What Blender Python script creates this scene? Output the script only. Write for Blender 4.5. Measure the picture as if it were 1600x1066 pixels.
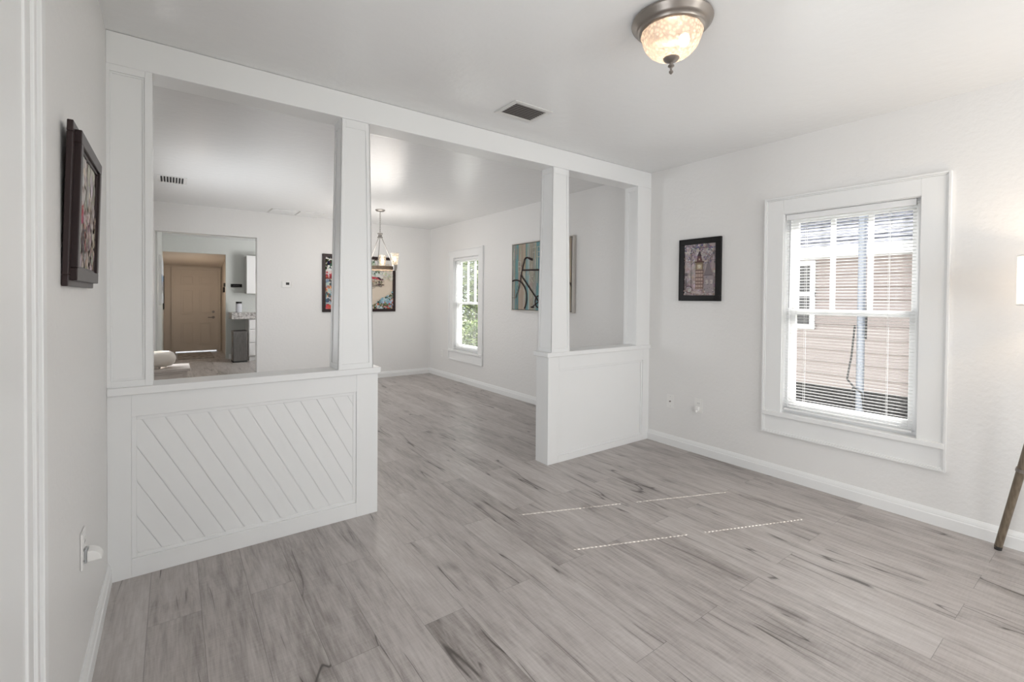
import bpy, bmesh, math, random
from mathutils import Vector, Matrix
random.seed(7)
D = bpy.data
sc = bpy.context.scene
COL = sc.collection
for o in list(D.objects): D.objects.remove(o)
R_ = math.radians

# ------------------------------------------------------------------ camera
cam_d = D.cameras.new('camera'); cam = D.objects.new('camera', cam_d); COL.objects.link(cam)
cr = Vector((0.80700143, -0.59048587, 0.00866806)); cu = Vector((0.00144871, 0.0166574, 0.99986021)); cf = Vector((0.59054771, 0.80687606, -0.01429799))
m = Matrix.Identity(4)
for i in range(3):
    m[i][0] = cr[i]; m[i][1] = cu[i]; m[i][2] = -cf[i]
m[2][3] = 1.282
cam.matrix_world = m
cam_d.sensor_width = 36; cam_d.lens = 724.9*36/1600
cam_d.shift_y = -(533-476.76)/1600
cam_d.clip_start = 0.05; cam_d.clip_end = 200
sc.camera = cam

# ------------------------------------------------------------------ light
sc.view_settings.view_transform = 'Standard'; sc.view_settings.look = 'None'
sc.view_settings.exposure = 0.50; sc.view_settings.gamma = 1; sc.view_settings.use_curve_mapping = False
W = D.worlds.new('sky'); sc.world = W; W.use_nodes = True
bg = W.node_tree.nodes['Background']; bg.inputs[0].default_value = (.86, .93, 1, 1); bg.inputs[1].default_value = 1.6

def light(name, kind, loc, energy, color=(1,1,1), size=1, size_y=None, direction=None):
    l = D.lights.new(name, kind); l.energy = energy; l.color = color
    o = D.objects.new(name, l); COL.objects.link(o); o.location = loc
    if kind == 'AREA':
        l.size = size
        if size_y: l.shape = 'RECTANGLE'; l.size_y = size_y
    elif kind == 'POINT': l.shadow_soft_size = size
    elif kind == 'SUN': l.angle = size
    if direction: o.rotation_euler = Vector(direction).to_track_quat('-Z', 'Y').to_euler()
    return o
el = R_(40.4)
light('sun', 'SUN', (9, -2, 8), 11.5, (1, .96, .9), R_(.2), direction=(-.927*math.cos(el), .374*math.cos(el), -math.sin(el)))
# added fill lamps out of view, brightening the front room, dining room and kitchen
light('fill_rear_a', 'AREA', (.95, -1.98, 1.35), 10.5, (1, .99, .975), 1.0, 1.5, direction=(.55, 1, .36))  # added soft fill in an assumed rear opening behind the camera
light('fill_rear_b', 'AREA', (2.55, -1.98, 1.35), 20, (1, .99, .975), 1.0, 1.5, direction=(.3, 1, .40))  # second added rear fill, also behind the camera
light('fill_left_doorway', 'AREA', (-.36, .52, 1.05), 8, (1, .99, .975), .8, 1.9, direction=(1, .1, .1))  # fill added in the doorway to brighten the right wall
light('fill_dining_left', 'AREA', (-.33, 5.15, 1.15), 15, (.98, .99, 1), 1.1, 1.4, direction=(1, .1, .45))  # fill added at an invented, unseen opening to lift the dining room
light('fill_kitchen', 'AREA', (2.9, 8.6, 1.5), 50, (1, 1, 1), 1.0, 1.0, direction=(-.5, 1, .8))  # added kitchen fill hanging free; the wall there has no window

# ------------------------------------------------------------------ dimensions
H = 2.44; L = -.234; R = 3.543; P = 2.694; PB = 2.84; F = 7.195

# ------------------------------------------------------------------ materials
def mat(name, color, rough=.5, metal=0, bump=None, spec=.5, coat=0):
    m = D.materials.new(name); m.use_nodes = True
    nt = m.node_tree; b = nt.nodes['Principled BSDF']
    b.inputs['Base Color'].default_value = (*color, 1); b.inputs['Roughness'].default_value = rough
    b.inputs['Metallic'].default_value = metal; b.inputs['Specular IOR Level'].default_value = spec
    b.inputs['Coat Weight'].default_value = coat
    if bump:
        sc_, st, det = bump
        tc = nt.nodes.new('ShaderNodeTexCoord'); n = nt.nodes.new('ShaderNodeTexNoise')
        n.inputs['Scale'].default_value = sc_; n.inputs['Detail'].default_value = det
        bp = nt.nodes.new('ShaderNodeBump'); bp.inputs['Strength'].default_value = st; bp.inputs['Distance'].default_value = .004
        nt.links.new(tc.outputs['Object'], n.inputs['Vector']); nt.links.new(n.outputs['Fac'], bp.inputs['Height'])
        nt.links.new(bp.outputs['Normal'], b.inputs['Normal'])
    return m
def varied(name, c1, c2, scale, rough=.6, stretch=(1,1,1), metal=0, bump=.0, detail=6):
    m = mat(name, c1, rough, metal); nt = m.node_tree; b = nt.nodes['Principled BSDF']
    tc = nt.nodes.new('ShaderNodeTexCoord'); mp = nt.nodes.new('ShaderNodeMapping'); mp.inputs['Scale'].default_value = stretch
    n = nt.nodes.new('ShaderNodeTexNoise'); n.inputs['Scale'].default_value = scale; n.inputs['Detail'].default_value = detail
    r = nt.nodes.new('ShaderNodeValToRGB'); r.color_ramp.elements[0].color = (*c1, 1); r.color_ramp.elements[1].color = (*c2, 1)
    r.color_ramp.elements[0].position = .35; r.color_ramp.elements[1].position = .65
    nt.links.new(tc.outputs['Object'], mp.inputs[0]); nt.links.new(mp.outputs[0], n.inputs['Vector'])
    nt.links.new(n.outputs['Fac'], r.inputs[0]); nt.links.new(r.outputs[0], b.inputs['Base Color'])
    if bump:
        bp = nt.nodes.new('ShaderNodeBump'); bp.inputs['Strength'].default_value = bump; bp.inputs['Distance'].default_value = .004
        nt.links.new(n.outputs['Fac'], bp.inputs['Height']); nt.links.new(bp.outputs['Normal'], b.inputs['Normal'])
    return m
def emis(name, color, strength):
    m = D.materials.new(name); m.use_nodes = True; nt = m.node_tree; nt.nodes.clear()
    e = nt.nodes.new('ShaderNodeEmission'); e.inputs[0].default_value = (*color, 1); e.inputs[1].default_value = strength
    o = nt.nodes.new('ShaderNodeOutputMaterial'); nt.links.new(e.outputs[0], o.inputs[0]); return m

M = {}
M['wall'] = mat('wall_paint', (.80, .79, .775), .45, bump=(38, .55, 4), spec=.4)
M['ceiling'] = mat('ceiling_paint', (.86, .86, .855), .27, bump=(16, .45, 5), spec=.6)
M['trim'] = mat('trim_paint', (.835, .837, .83), .35, bump=(12, .05, 2))
M['kitchen_wall'] = mat('kitchen_wall_paint', (.59, .60, .575), .5, bump=(38, .4, 4))
M['hall_wall'] = mat('hall_wall_paint', (.62, .54, .46), .6)
M['hall_door'] = mat('hall_door_paint', (.66, .58, .50), .75, spec=.2)
M['vinyl'] = mat('white_vinyl', (.86, .86, .86), .35)
M['slat'] = mat('blind_slat', (.88, .88, .88), .4)
M['plastic'] = mat('white_plastic', (.84, .83, .81), .3)
M['plastic_grey'] = mat('grey_plastic', (.45, .46, .47), .35)
M['dark'] = mat('dark_slot', (.03, .03, .03), .6)
M['black'] = mat('black_frame', (.010, .009, .009), .4, spec=.25)
M['espresso'] = mat('espresso_frame', (.026, .014, .014), .38, spec=.3)
M['nickel'] = mat('brushed_nickel', (.36, .34, .32), .35, 1)
M['bronze'] = mat('aged_pewter', (.30, .27, .245), .34, .85)
M['ventmetal'] = mat('vent_metal', (.74, .73, .71), .4)
M['ventslat'] = mat('vent_louvre', (.55, .53, .50), .45)
M['duct'] = mat('duct_interior', (.10, .09, .085), .8)
M['wood_ring'] = varied('weathered_wood', (.16, .11, .07), (.34, .25, .17), 30, .7, (1, 1, 6))
M['lamp_leg'] = varied('walnut_leg', (.13, .10, .07), (.22, .175, .125), 14, .45, (8, 8, .6))
M['table_wood'] = varied('whitewashed_wood', (.50, .44, .40), (.66, .60, .55), 12, .6, (.6, 6, 6))
M['vase'] = mat('cream_ceramic', (.70, .64, .57), .3)
M['steel'] = varied('stainless_steel', (.20, .19, .19), (.30, .29, .28), 40, .3, (8, 8, .3), 1)
M['granite'] = varied('granite', (.22, .20, .19), (.62, .59, .57), 30, .3)
M['cabinet'] = mat('white_cabinet', (.74, .73, .72), .4)
M['sidings'] = None
M['skirting'] = varied('dark_skirting', (.01, .009, .009), (.05, .047, .05), 40, .9)
M['shingle'] = varied('grey_shingle', (.07, .07, .085), (.27, .27, .31), 9, .9, (1, 1.5, 6))
M['ground'] = varied('ground', (.10, .10, .07), (.32, .34, .20), 3, .95)
M['leaf'] = varied('leaf', (.05, .09, .02), (.22, .28, .08), 5, .6)
M['bark'] = mat('bark', (.12, .09, .07), .9)
M['pole'] = mat('galvanised_pole', (.27, .29, .34), .4, .4)
M['cable'] = mat('black_cable', (.02, .02, .02), .5)
M['rug'] = varied('rug', (.20, .17, .15), (.40, .36, .32), 12, .95)
M['bulb'] = emis('lit_bulb', (1, .84, .66), 5)
M['bulb_c'] = emis('lit_chandelier_bulb', (1, .74, .48), 4)

# siding with lap courses
def siding():
    m = mat('beige_siding', (.335, .28, .268), .6); nt = m.node_tree; b = nt.nodes['Principled BSDF']; return m
M['sidings'] = siding()

# glass: thin pane
def glass(name, tint=(1,1,1), gl=.06, rough=0.0):
    m = D.materials.new(name); m.use_nodes = True; nt = m.node_tree; nt.nodes.clear()
    t = nt.nodes.new('ShaderNodeBsdfTransparent'); t.inputs[0].default_value = (*tint, 1)
    g = nt.nodes.new('ShaderNodeBsdfGlossy'); g.inputs['Roughness'].default_value = rough
    mx = nt.nodes.new('ShaderNodeMixShader'); mx.inputs[0].default_value = gl
    o = nt.nodes.new('ShaderNodeOutputMaterial')
    nt.links.new(t.outputs[0], mx.inputs[1]); nt.links.new(g.outputs[0], mx.inputs[2]); nt.links.new(mx.outputs[0], o.inputs[0]); return m
M['glass'] = glass('window_glass', (.97, .98, .98), .05)
M['dark_glass'] = mat('neighbour_glass', (.06, .06, .065), .12)
# cut / seeded lamp glass: part clear, part scattering the bulb's light
def lampglass(name, color, clear, scale, strength=.8):
    m = D.materials.new(name); m.use_nodes = True; nt = m.node_tree; nt.nodes.clear()
    tc = nt.nodes.new('ShaderNodeTexCoord'); v = nt.nodes.new('ShaderNodeTexVoronoi'); v.inputs['Scale'].default_value = scale
    nt.links.new(tc.outputs['Object'], v.inputs['Vector'])
    bp = nt.nodes.new('ShaderNodeBump'); bp.inputs['Strength'].default_value = strength; bp.inputs['Distance'].default_value = .01
    nt.links.new(v.outputs['Distance'], bp.inputs['Height'])
    tl = nt.nodes.new('ShaderNodeBsdfTranslucent'); tl.inputs[0].default_value = (*color, 1)
    df = nt.nodes.new('ShaderNodeBsdfDiffuse'); df.inputs[0].default_value = (*color, 1)
    tr = nt.nodes.new('ShaderNodeBsdfTransparent'); tr.inputs[0].default_value = (1, .95, .88, 1)
    gl = nt.nodes.new('ShaderNodeBsdfGlossy'); gl.inputs['Roughness'].default_value = .12
    for n in (tl, df, gl): nt.links.new(bp.outputs['Normal'], n.inputs['Normal'])
    a = nt.nodes.new('ShaderNodeMixShader'); a.inputs[0].default_value = .4
    nt.links.new(tl.outputs[0], a.inputs[1]); nt.links.new(df.outputs[0], a.inputs[2])
    rp = nt.nodes.new('ShaderNodeMapRange'); rp.inputs['From Min'].default_value = .1; rp.inputs['From Max'].default_value = .6
    rp.inputs['To Min'].default_value = max(0, clear-.25); rp.inputs['To Max'].default_value = min(1, clear+.25)
    nt.links.new(v.outputs['Distance'], rp.inputs['Value'])
    b = nt.nodes.new('ShaderNodeMixShader'); nt.links.new(rp.outputs[0], b.inputs[0])
    nt.links.new(a.outputs[0], b.inputs[1]); nt.links.new(tr.outputs[0], b.inputs[2])
    c = nt.nodes.new('ShaderNodeMixShader'); c.inputs[0].default_value = .12
    nt.links.new(b.outputs[0], c.inputs[1]); nt.links.new(gl.outputs[0], c.inputs[2])
    o = nt.nodes.new('ShaderNodeOutputMaterial'); nt.links.new(c.outputs[0], o.inputs[0]); return m
M['cut_glass'] = lampglass('cut_glass_bowl', (.86, .73, .62), .25, 70)
M['seeded'] = lampglass('seeded_glass', (.95, .85, .7), .6, 60)
M['shade'] = lampglass('white_lamp_shade', (.93, .92, .93), .0, 8, .1)

# vertex-coloured paint for pictures
def paintmat():
    m = mat('printed_canvas', (.5, .5, .5), .6, spec=.2); nt = m.node_tree
    a = nt.nodes.new('ShaderNodeVertexColor'); a.layer_name = 'Col'
    nt.links.new(a.outputs[0], nt.nodes['Principled BSDF'].inputs['Base Color']); return m
M['paint'] = paintmat()

# floor: 175 mm planks, 1.21 m long, half-lapped
def floormat():
    m = D.materials.new('grey_plank_floor'); m.use_nodes = True; nt = m.node_tree; N = nt.nodes; Lk = nt.links
    b = N['Principled BSDF']
    def mth(op, a, bb=None, cc=None):
        n = N.new('ShaderNodeMath'); n.operation = op
        for i, x in enumerate((a, bb, cc)):
            if x is None: continue
            if isinstance(x, (int, float)): n.inputs[i].default_value = x
            else: Lk.new(x, n.inputs[i])
        return n.outputs[0]
    def comb(x, y, z):
        n = N.new('ShaderNodeCombineXYZ')
        for i, v in enumerate((x, y, z)):
            if isinstance(v, (int, float)): n.inputs[i].default_value = v
            else: Lk.new(v, n.inputs[i])
        return n.outputs[0]
    def noise(vec, scale, detail=4, rough=.5, dist=0):
        n = N.new('ShaderNodeTexNoise'); n.inputs['Scale'].default_value = scale; n.inputs['Detail'].default_value = detail
        n.inputs['Roughness'].default_value = rough; n.inputs['Distortion'].default_value = dist
        Lk.new(vec, n.inputs['Vector']); return n.outputs['Fac']
    def rng(v, a, bb, c, d):
        n = N.new('ShaderNodeMapRange'); Lk.new(v, n.inputs['Value'])
        for k, x in zip(('From Min', 'From Max', 'To Min', 'To Max'), (a, bb, c, d)): n.inputs[k].default_value = x
        return n.outputs[0]
    tc = N.new('ShaderNodeTexCoord'); sx = N.new('ShaderNodeSeparateXYZ'); Lk.new(tc.outputs['Object'], sx.inputs[0])
    x, y = sx.outputs[0], sx.outputs[1]
    xr = mth('DIVIDE', mth('ADD', x, .081+17.5), .175); row = mth('FLOOR', xr); fx = mth('SUBTRACT', xr, row)
    par = mth('MODULO', row, 2.0)
    yr = mth('DIVIDE', mth('ADD', mth('SUBTRACT', y, 2.25-12.1), mth('MULTIPLY', par, .605)), 1.21)
    idx = mth('FLOOR', yr); fy = mth('SUBTRACT', yr, idx)
    wn = N.new('ShaderNodeTexWhiteNoise'); wn.noise_dimensions = '2D'; Lk.new(comb(row, idx, 0), wn.inputs['Vector'])
    rv = wn.outputs['Value']; sc3 = N.new('ShaderNodeSeparateXYZ'); Lk.new(wn.outputs['Color'], sc3.inputs[0])
    ox = mth('MULTIPLY', sc3.outputs[0], 31.0); oy = mth('MULTIPLY', sc3.outputs[1], 17.0)
    px = mth('ADD', x, ox); py = mth('ADD', y, oy)
    # broad cloudy figure, fine grain and saw marks
    cloud = noise(comb(mth('MULTIPLY', px, 13), mth('MULTIPLY', py, 1.7), 0), 1.0, 6, .68, .5)
    grain = noise(comb(mth('MULTIPLY', px, 95), mth('MULTIPLY', py, 6), 0), 1.0, 4, .65, .3)
    saw = noise(comb(mth('MULTIPLY', px, 14), mth('MULTIPLY', py, 150), 0), 1.0, 2, .5)
    ring = noise(comb(mth('MULTIPLY', px, 26), mth('MULTIPLY', py, 3.4), 3.0), 1.0, 3, .6, 1.6)
    # cracks: thin level lines of a stretched noise, gated
    cn = noise(comb(mth('MULTIPLY', px, 5.5), mth('MULTIPLY', py, .42), 7.0), 1.0, 2, .55, 0)
    cd = mth('ABSOLUTE', mth('SUBTRACT', cn, .5))
    gate = noise(comb(mth('MULTIPLY', px, 3.5), mth('MULTIPLY', py, 1.6), 11.0), 1.0, 2, .5)
    crack = mth('MULTIPLY', rng(cd, .0010, .0050, 1, 0), rng(gate, .525, .56, 0, 1))
    halo = mth('MULTIPLY', rng(cd, .0, .04, 1, 0), rng(gate, .48, .62, 0, 1))
    # knots
    kv = N.new('ShaderNodeTexVoronoi'); kv.inputs['Scale'].default_value = 1.0
    Lk.new(comb(mth('MULTIPLY', px, 3.6), mth('MULTIPLY', py, 1.9), 0), kv.inputs['Vector'])
    knot = rng(kv.outputs['Distance'], .03, .16, 1, 0)
    tone = mth('ADD', mth('MULTIPLY', rv, .26), mth('MULTIPLY', rng(cloud, .3, .7, 0, 1), .38))
    tone = mth('ADD', tone, mth('MULTIPLY', rng(grain, .3, .7, 0, 1), .24))
    tone = mth('ADD', tone, mth('MULTIPLY', rng(ring, .35, .65, 0, 1), .16))
    tone = mth('ADD', tone, mth('MULTIPLY', rng(saw, .3, .7, -.5, .5), .08))
    tone = mth('SUBTRACT', tone, mth('MULTIPLY', knot, .28))
    tone = mth('SUBTRACT', tone, mth('MULTIPLY', halo, .22))
    cr_ = N.new('ShaderNodeValToRGB'); e = cr_.color_ramp.elements
    e[0].position = .05; e[0].color = (.175, .152, .140, 1); e[1].position = .95; e[1].color = (.58, .545, .525, 1)
    e2 = cr_.color_ramp.elements.new(.5); e2.color = (.415, .377, .357, 1)
    Lk.new(tone, cr_.inputs[0])
    # seams
    ex = mth('MULTIPLY', mth('MINIMUM', fx, mth('SUBTRACT', 1.0, fx)), .175)
    ey = mth('MULTIPLY', mth('MINIMUM', fy, mth('SUBTRACT', 1.0, fy)), 1.21)
    seam = rng(mth('MINIMUM', ex, ey), .0, .0016, .55, 0)
    dk = mth('MAXIMUM', mth('MULTIPLY', crack, .8), seam)
    mx = N.new('ShaderNodeMixRGB'); mx.inputs[2].default_value = (.055, .045, .04, 1)
    Lk.new(dk, mx.inputs[0]); Lk.new(cr_.outputs[0], mx.inputs[1]); Lk.new(mx.outputs[0], b.inputs['Base Color'])
    # occasional tan patches
    b.inputs['Roughness'].default_value = .36; b.inputs['Specular IOR Level'].default_value = .5
    bp = N.new('ShaderNodeBump'); bp.inputs['Strength'].default_value = .25; bp.inputs['Distance'].default_value = .0015
    h = mth('SUBTRACT', mth('ADD', mth('MULTIPLY', grain, .6), mth('MULTIPLY', saw, .4)), mth('MULTIPLY', dk, 2.0))
    Lk.new(h, bp.inputs['Height']); Lk.new(bp.outputs[0], b.inputs['Normal'])
    return m
M['floor'] = floormat()

# ------------------------------------------------------------------ mesh building
class B:
    def __init__(s): s.v = []; s.f = []; s.mi = []; s.c = []
    def add(s, vs, fs, col=None, mi=0):
        n = len(s.v); s.v += [tuple(v) for v in vs]
        for f in fs: s.f.append(tuple(i+n for i in f)); s.c.append(col); s.mi.append(mi)
        return s
    def box(s, x0, x1, y0, y1, z0, z1, mi=0):
        x0, x1 = min(x0, x1), max(x0, x1); y0, y1 = min(y0, y1), max(y0, y1); z0, z1 = min(z0, z1), max(z0, z1)
        vs = [(x, y, z) for z in (z0, z1) for y in (y0, y1) for x in (x0, x1)]
        return s.add(vs, [(0,2,3,1), (4,5,7,6), (0,1,5,4), (2,6,7,3), (0,4,6,2), (1,3,7,5)], mi=mi)
    def hexa(s, b4, t4):   # two loops of 4
        return s.add(list(b4)+list(t4), [(3,2,1,0), (4,5,6,7), (0,1,5,4), (1,2,6,5), (2,3,7,6), (3,0,4,7)])
    def tube(s, a, b, r0, r1=None, n=12, caps=True):
        a = Vector(a); b = Vector(b); r1 = r0 if r1 is None else r1
        d = (b-a).normalized(); u = d.orthogonal().normalized(); w = d.cross(u)
        vs = []
        for p, r in ((a, r0), (b, r1)):
            for i in range(n):
                t = 2*math.pi*i/n; vs.append(p + u*r*math.cos(t) + w*r*math.sin(t))
        fs = [(i, (i+1) % n, n+(i+1) % n, n+i) for i in range(n)]
        if caps: fs += [tuple(reversed(range(n))), tuple(range(n, 2*n))]
        return s.add(vs, fs)
    def path(s, pts, r, n=8):
        for a, b in zip(pts, pts[1:]): s.tube(a, b, r, n=n)
        return s
    def lathe(s, prof, c, n=48, cap=True):
        vs = []; fs = []
        for r, z in prof:
            for i in range(n):
                t = 2*math.pi*i/n; vs.append((c[0]+r*math.cos(t), c[1]+r*math.sin(t), c[2]+z))
        for k in range(len(prof)-1):
            for i in range(n): fs.append((k*n+i, k*n+(i+1) % n, (k+1)*n+(i+1) % n, (k+1)*n+i))
        if cap: fs += [tuple(reversed(range(n))), tuple(range((len(prof)-1)*n, len(prof)*n))]
        return s.add(vs, fs)
    def torus(s, c, R0, r, n=40, k=8, sz=1.0):
        vs = []; fs = []
        for i in range(n):
            t = 2*math.pi*i/n
            for j in range(k):
                q = 2*math.pi*j/k; rr = R0+r*math.cos(q)
                vs.append((c[0]+rr*math.cos(t), c[1]+rr*math.sin(t), c[2]+r*sz*math.sin(q)))
        for i in range(n):
            for j in range(k): fs.append((i*k+j, ((i+1) % n)*k+j, ((i+1) % n)*k+(j+1) % k, i*k+(j+1) % k))
        return s.add(vs, fs)
    def sphere(s, c, rx, ry=None, rz=None, n=24, k=14):
        ry = ry or rx; rz = rz or rx; vs = [(c[0], c[1], c[2]-rz)]; fs = []
        for j in range(1, k):
            ph = -math.pi/2+math.pi*j/k
            for i in range(n):
                t = 2*math.pi*i/n; vs.append((c[0]+rx*math.cos(ph)*math.cos(t), c[1]+ry*math.cos(ph)*math.sin(t), c[2]+rz*math.sin(ph)))
        vs.append((c[0], c[1], c[2]+rz)); last = len(vs)-1
        for i in range(n): fs.append((0, 1+(i+1) % n, 1+i)); fs.append((last, last-n+i, last-n+(i+1) % n))
        for j in range(k-2):
            for i in range(n): a = 1+j*n; fs.append((a+i, a+(i+1) % n, a+n+(i+1) % n, a+n+i))
        return s.add(vs, fs)
    def build(s, name, m, parent=None, bevel=0, smooth=False, colors=False):
        me = D.meshes.new(name); me.from_pydata(s.v, [], s.f)
        ms = m if isinstance(m, (list, tuple)) else [m]
        for x in ms: me.materials.append(M[x] if isinstance(x, str) else x)
        for p, i in zip(me.polygons, s.mi): p.material_index = i
        if colors:
            ca = me.color_attributes.new('Col', 'FLOAT_COLOR', 'CORNER'); k = 0
            for p, c in zip(me.polygons, s.c):
                for li in p.loop_indices: ca.data[li].color = (*c, 1)
        if not colors:
            bm = bmesh.new(); bm.from_mesh(me); bmesh.ops.recalc_face_normals(bm, faces=bm.faces); bm.to_mesh(me); bm.free()
        if smooth:
            me.polygons.foreach_set('use_smooth', [True]*len(me.polygons)); me.set_sharp_from_angle(angle=R_(38))
        o = D.objects.new(name, me); COL.objects.link(o)
        if parent:
            o.parent = parent; o.matrix_parent_inverse = Matrix.Translation(parent_world(parent)).inverted()
        if bevel:
            bv = o.modifiers.new('bevel', 'BEVEL'); bv.width = bevel; bv.segments = 2; bv.limit_method = 'ANGLE'; bv.harden_normals = False
        return o
def parent_world(p):
    def w(o): return (w(o.parent) @ o.matrix_parent_inverse @ o.matrix_basis) if o.parent else o.matrix_basis.copy()
    return w(p).translation
def empty(name, loc): 
    o = D.objects.new(name, None); COL.objects.link(o); o.location = loc; o.empty_display_size = .05; return o
def tag(o, label, cat, group=None, kind=None):
    if label: o['label'] = label
    if cat: o['category'] = cat
    if group: o['group'] = group
    if kind: o['kind'] = kind
    return o
def thing(name, loc, label, cat, group=None): return tag(empty(name, loc), label, cat, group)
def struct(o, label, cat): return tag(o, label, cat, kind='structure')
def dup(root, loc):
    r = root.copy(); COL.objects.link(r); r.location = loc
    def kids(src, dst):
        for ch in list(src.children):
            c = ch.copy(); COL.objects.link(c); c.parent = dst; kids(ch, c)
    kids(root, r); return r

# wall slab with rectangular holes. axis 'x': slab normal along x (spans y,z); 'y': spans x,z
def slab(axis, c0, c1, a0, a1, z0, z1, holes, name, m, label, cat='wall'):
    us = sorted({a0, a1, *[h[0] for h in holes], *[h[1] for h in holes]}); zs = sorted({z0, z1, *[h[2] for h in holes], *[h[3] for h in holes]})
    solid = {}
    for i in range(len(us)-1):
        for j in range(len(zs)-1):
            uc = (us[i]+us[i+1])/2; zc = (zs[j]+zs[j+1])/2
            solid[i, j] = not any(h[0] < uc < h[1] and h[2] < zc < h[3] for h in holes)
    b = B()
    def pt(c, u, z): return (c, u, z) if axis == 'x' else (u, c, z)
    for (i, j), s_ in solid.items():
        if not s_: continue
        u0, u1, w0, w1 = us[i], us[i+1], zs[j], zs[j+1]
        for c in (c0, c1): b.add([pt(c, u0, w0), pt(c, u1, w0), pt(c, u1, w1), pt(c, u0, w1)], [(0, 1, 2, 3)])
        for (di, dj, q) in ((-1, 0, [(u0, w0), (u0, w1)]), (1, 0, [(u1, w0), (u1, w1)]), (0, -1, [(u0, w0), (u1, w0)]), (0, 1, [(u0, w1), (u1, w1)])):
            if not solid.get((i+di, j+dj), False):
                b.add([pt(c0, *q[0]), pt(c0, *q[1]), pt(c1, *q[1]), pt(c1, *q[0])], [(0, 1, 2, 3)])
    bm = bmesh.new()
    vs = [bm.verts.new(v) for v in b.v]
    for f in b.f: bm.faces.new([vs[i] for i in f])
    bmesh.ops.remove_doubles(bm, verts=bm.verts, dist=1e-5); bmesh.ops.recalc_face_normals(bm, faces=bm.faces)
    me = D.meshes.new(name); bm.to_mesh(me); bm.free(); me.materials.append(M[m])
    o = D.objects.new(name, me); COL.objects.link(o)
    return struct(o, label, cat)

# ------------------------------------------------------------------ room shell
W1 = (.785, 1.542, .478, 1.902)       # near window opening (y0,y1,z0,z1)
W2 = (5.65, 6.385, .478, 1.900)       # dining window opening
struct(B().box(L-.2, R+.14, -2.05, 13.1, -.12, 0).build('floor', 'floor'), 'grey wood-look plank floor', 'floor')
struct(B().box(L-.14, R+.14, -2.05, 11.19, H, H+.12).build('ceiling', 'ceiling'), 'white textured ceiling', 'ceiling')
slab('x', R, R+.14, -2.05, 11.19, 0, H, [W1, W2], 'wall_right', 'wall', 'white textured wall on the right with two windows')
slab('x', L-.14, L, -1.9, 7.335, 0, H, [(.11, .93, 0, 2.03), (4.6, 5.7, .45, 1.85)], 'wall_left', 'wall', 'white textured wall on the left')
slab('y', -2.04, -1.9, L-.14, R, 0, H, [(.45, 1.45, .6, 2.1), (2.05, 3.05, .6, 2.1)], 'wall_back', 'wall', 'white wall behind the viewer')
slab('y', F, F+.14, L, R, 0, H, [(-.173, .934, 0, 2.08)], 'wall_far', 'wall', 'white far wall of the dining room with a cased kitchen opening')
slab('x', -.28, -.155, F+.14, 12.95, 0, H, [], 'wall_kitchen_left', 'kitchen_wall', 'grey left wall of the kitchen')
slab('y', 11.07, 11.19, -.155, 3.06, 0, H, [(-.155, .878, 0, 2.125)], 'wall_kitchen_far', 'kitchen_wall', 'grey-green far wall of the kitchen')
slab('x', 3.06, 3.18, F+.14, 11.19, 0, H, [], 'wall_kitchen_right', 'kitchen_wall', 'grey right wall of the kitchen')
slab('x', .925, 1.04, 11.19, 12.8, 0, 2.3, [], 'wall_hall_right', 'hall_wall', 'beige right wall of the back hall')
slab('y', 12.8, 12.93, -.155, 1.04, 0, 2.3, [(.055, .835, 0, 1.86)], 'wall_hall_far', 'hall_wall', 'beige end wall of the back hall')
b = B(); b.hexa([(-.155, 11.19, 2.135), (.925, 11.19, 2.135), (.925, 12.8, 1.955), (-.155, 12.8, 1.955)], [(-.155, 11.19, 2.2), (.925, 11.19, 2.2), (.925, 12.8, 2.02), (-.155, 12.8, 2.02)])
struct(b.build('ceiling_hall', 'hall_wall'), 'low sloping beige ceiling of the back hall', 'ceiling')

# baseboards: stepped profile
def baseboard(name, p0, p1, nrm, label):
    (x0, y0), (x1, y1) = p0, p1; nx, ny = nrm
    prof = [(0, 0), (.016, 0), (.016, .058), (.012, .064), (.012, .068), (.009, .080), (.004, .092), (0, .092)]
    b = B(); vs = []
    for (x, y) in ((x0, y0), (x1, y1)):
        for d, z in prof: vs.append((x+nx*d, y+ny*d, z))
    k = len(prof); fs = [(i, i+1, k+i+1, k+i) for i in range(k-1)] + [tuple(range(k)), tuple(reversed(range(k, 2*k)))]
    b.add(vs, fs); return struct(b.build(name, 'trim'), label, 'baseboard')
baseboard('baseboard_right', (R, -1.9), (R, P), (-1, 0), 'white baseboard along the right wall of the front room')
baseboard('baseboard_right_dining', (R, PB), (R, F), (-1, 0), 'white baseboard along the right wall of the dining room')
baseboard('baseboard_left', (L, 1.32), (L, P), (1, 0), 'white baseboard along the left wall')
baseboard('baseboard_left_dining', (L, PB), (L, F), (1, 0), 'white baseboard along the left wall of the dining room')
baseboard('baseboard_far', (.934, F), (R, F), (0, -1), 'white baseboard along the far dining room wall')
baseboard('baseboard_kitchen', (.93, 11.07), (3.06, 11.07), (0, -1), 'white baseboard under the grey kitchen wall')

# ------------------------------------------------------------------ partition: header beam, half walls, pilasters, tapered columns
b = B().box(L, R, P, 2.852, 2.296, H-.001)
struct(b.build('trim_1', 'trim', bevel=.003), 'white header beam spanning between the two rooms under the ceiling', 'beam')

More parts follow.
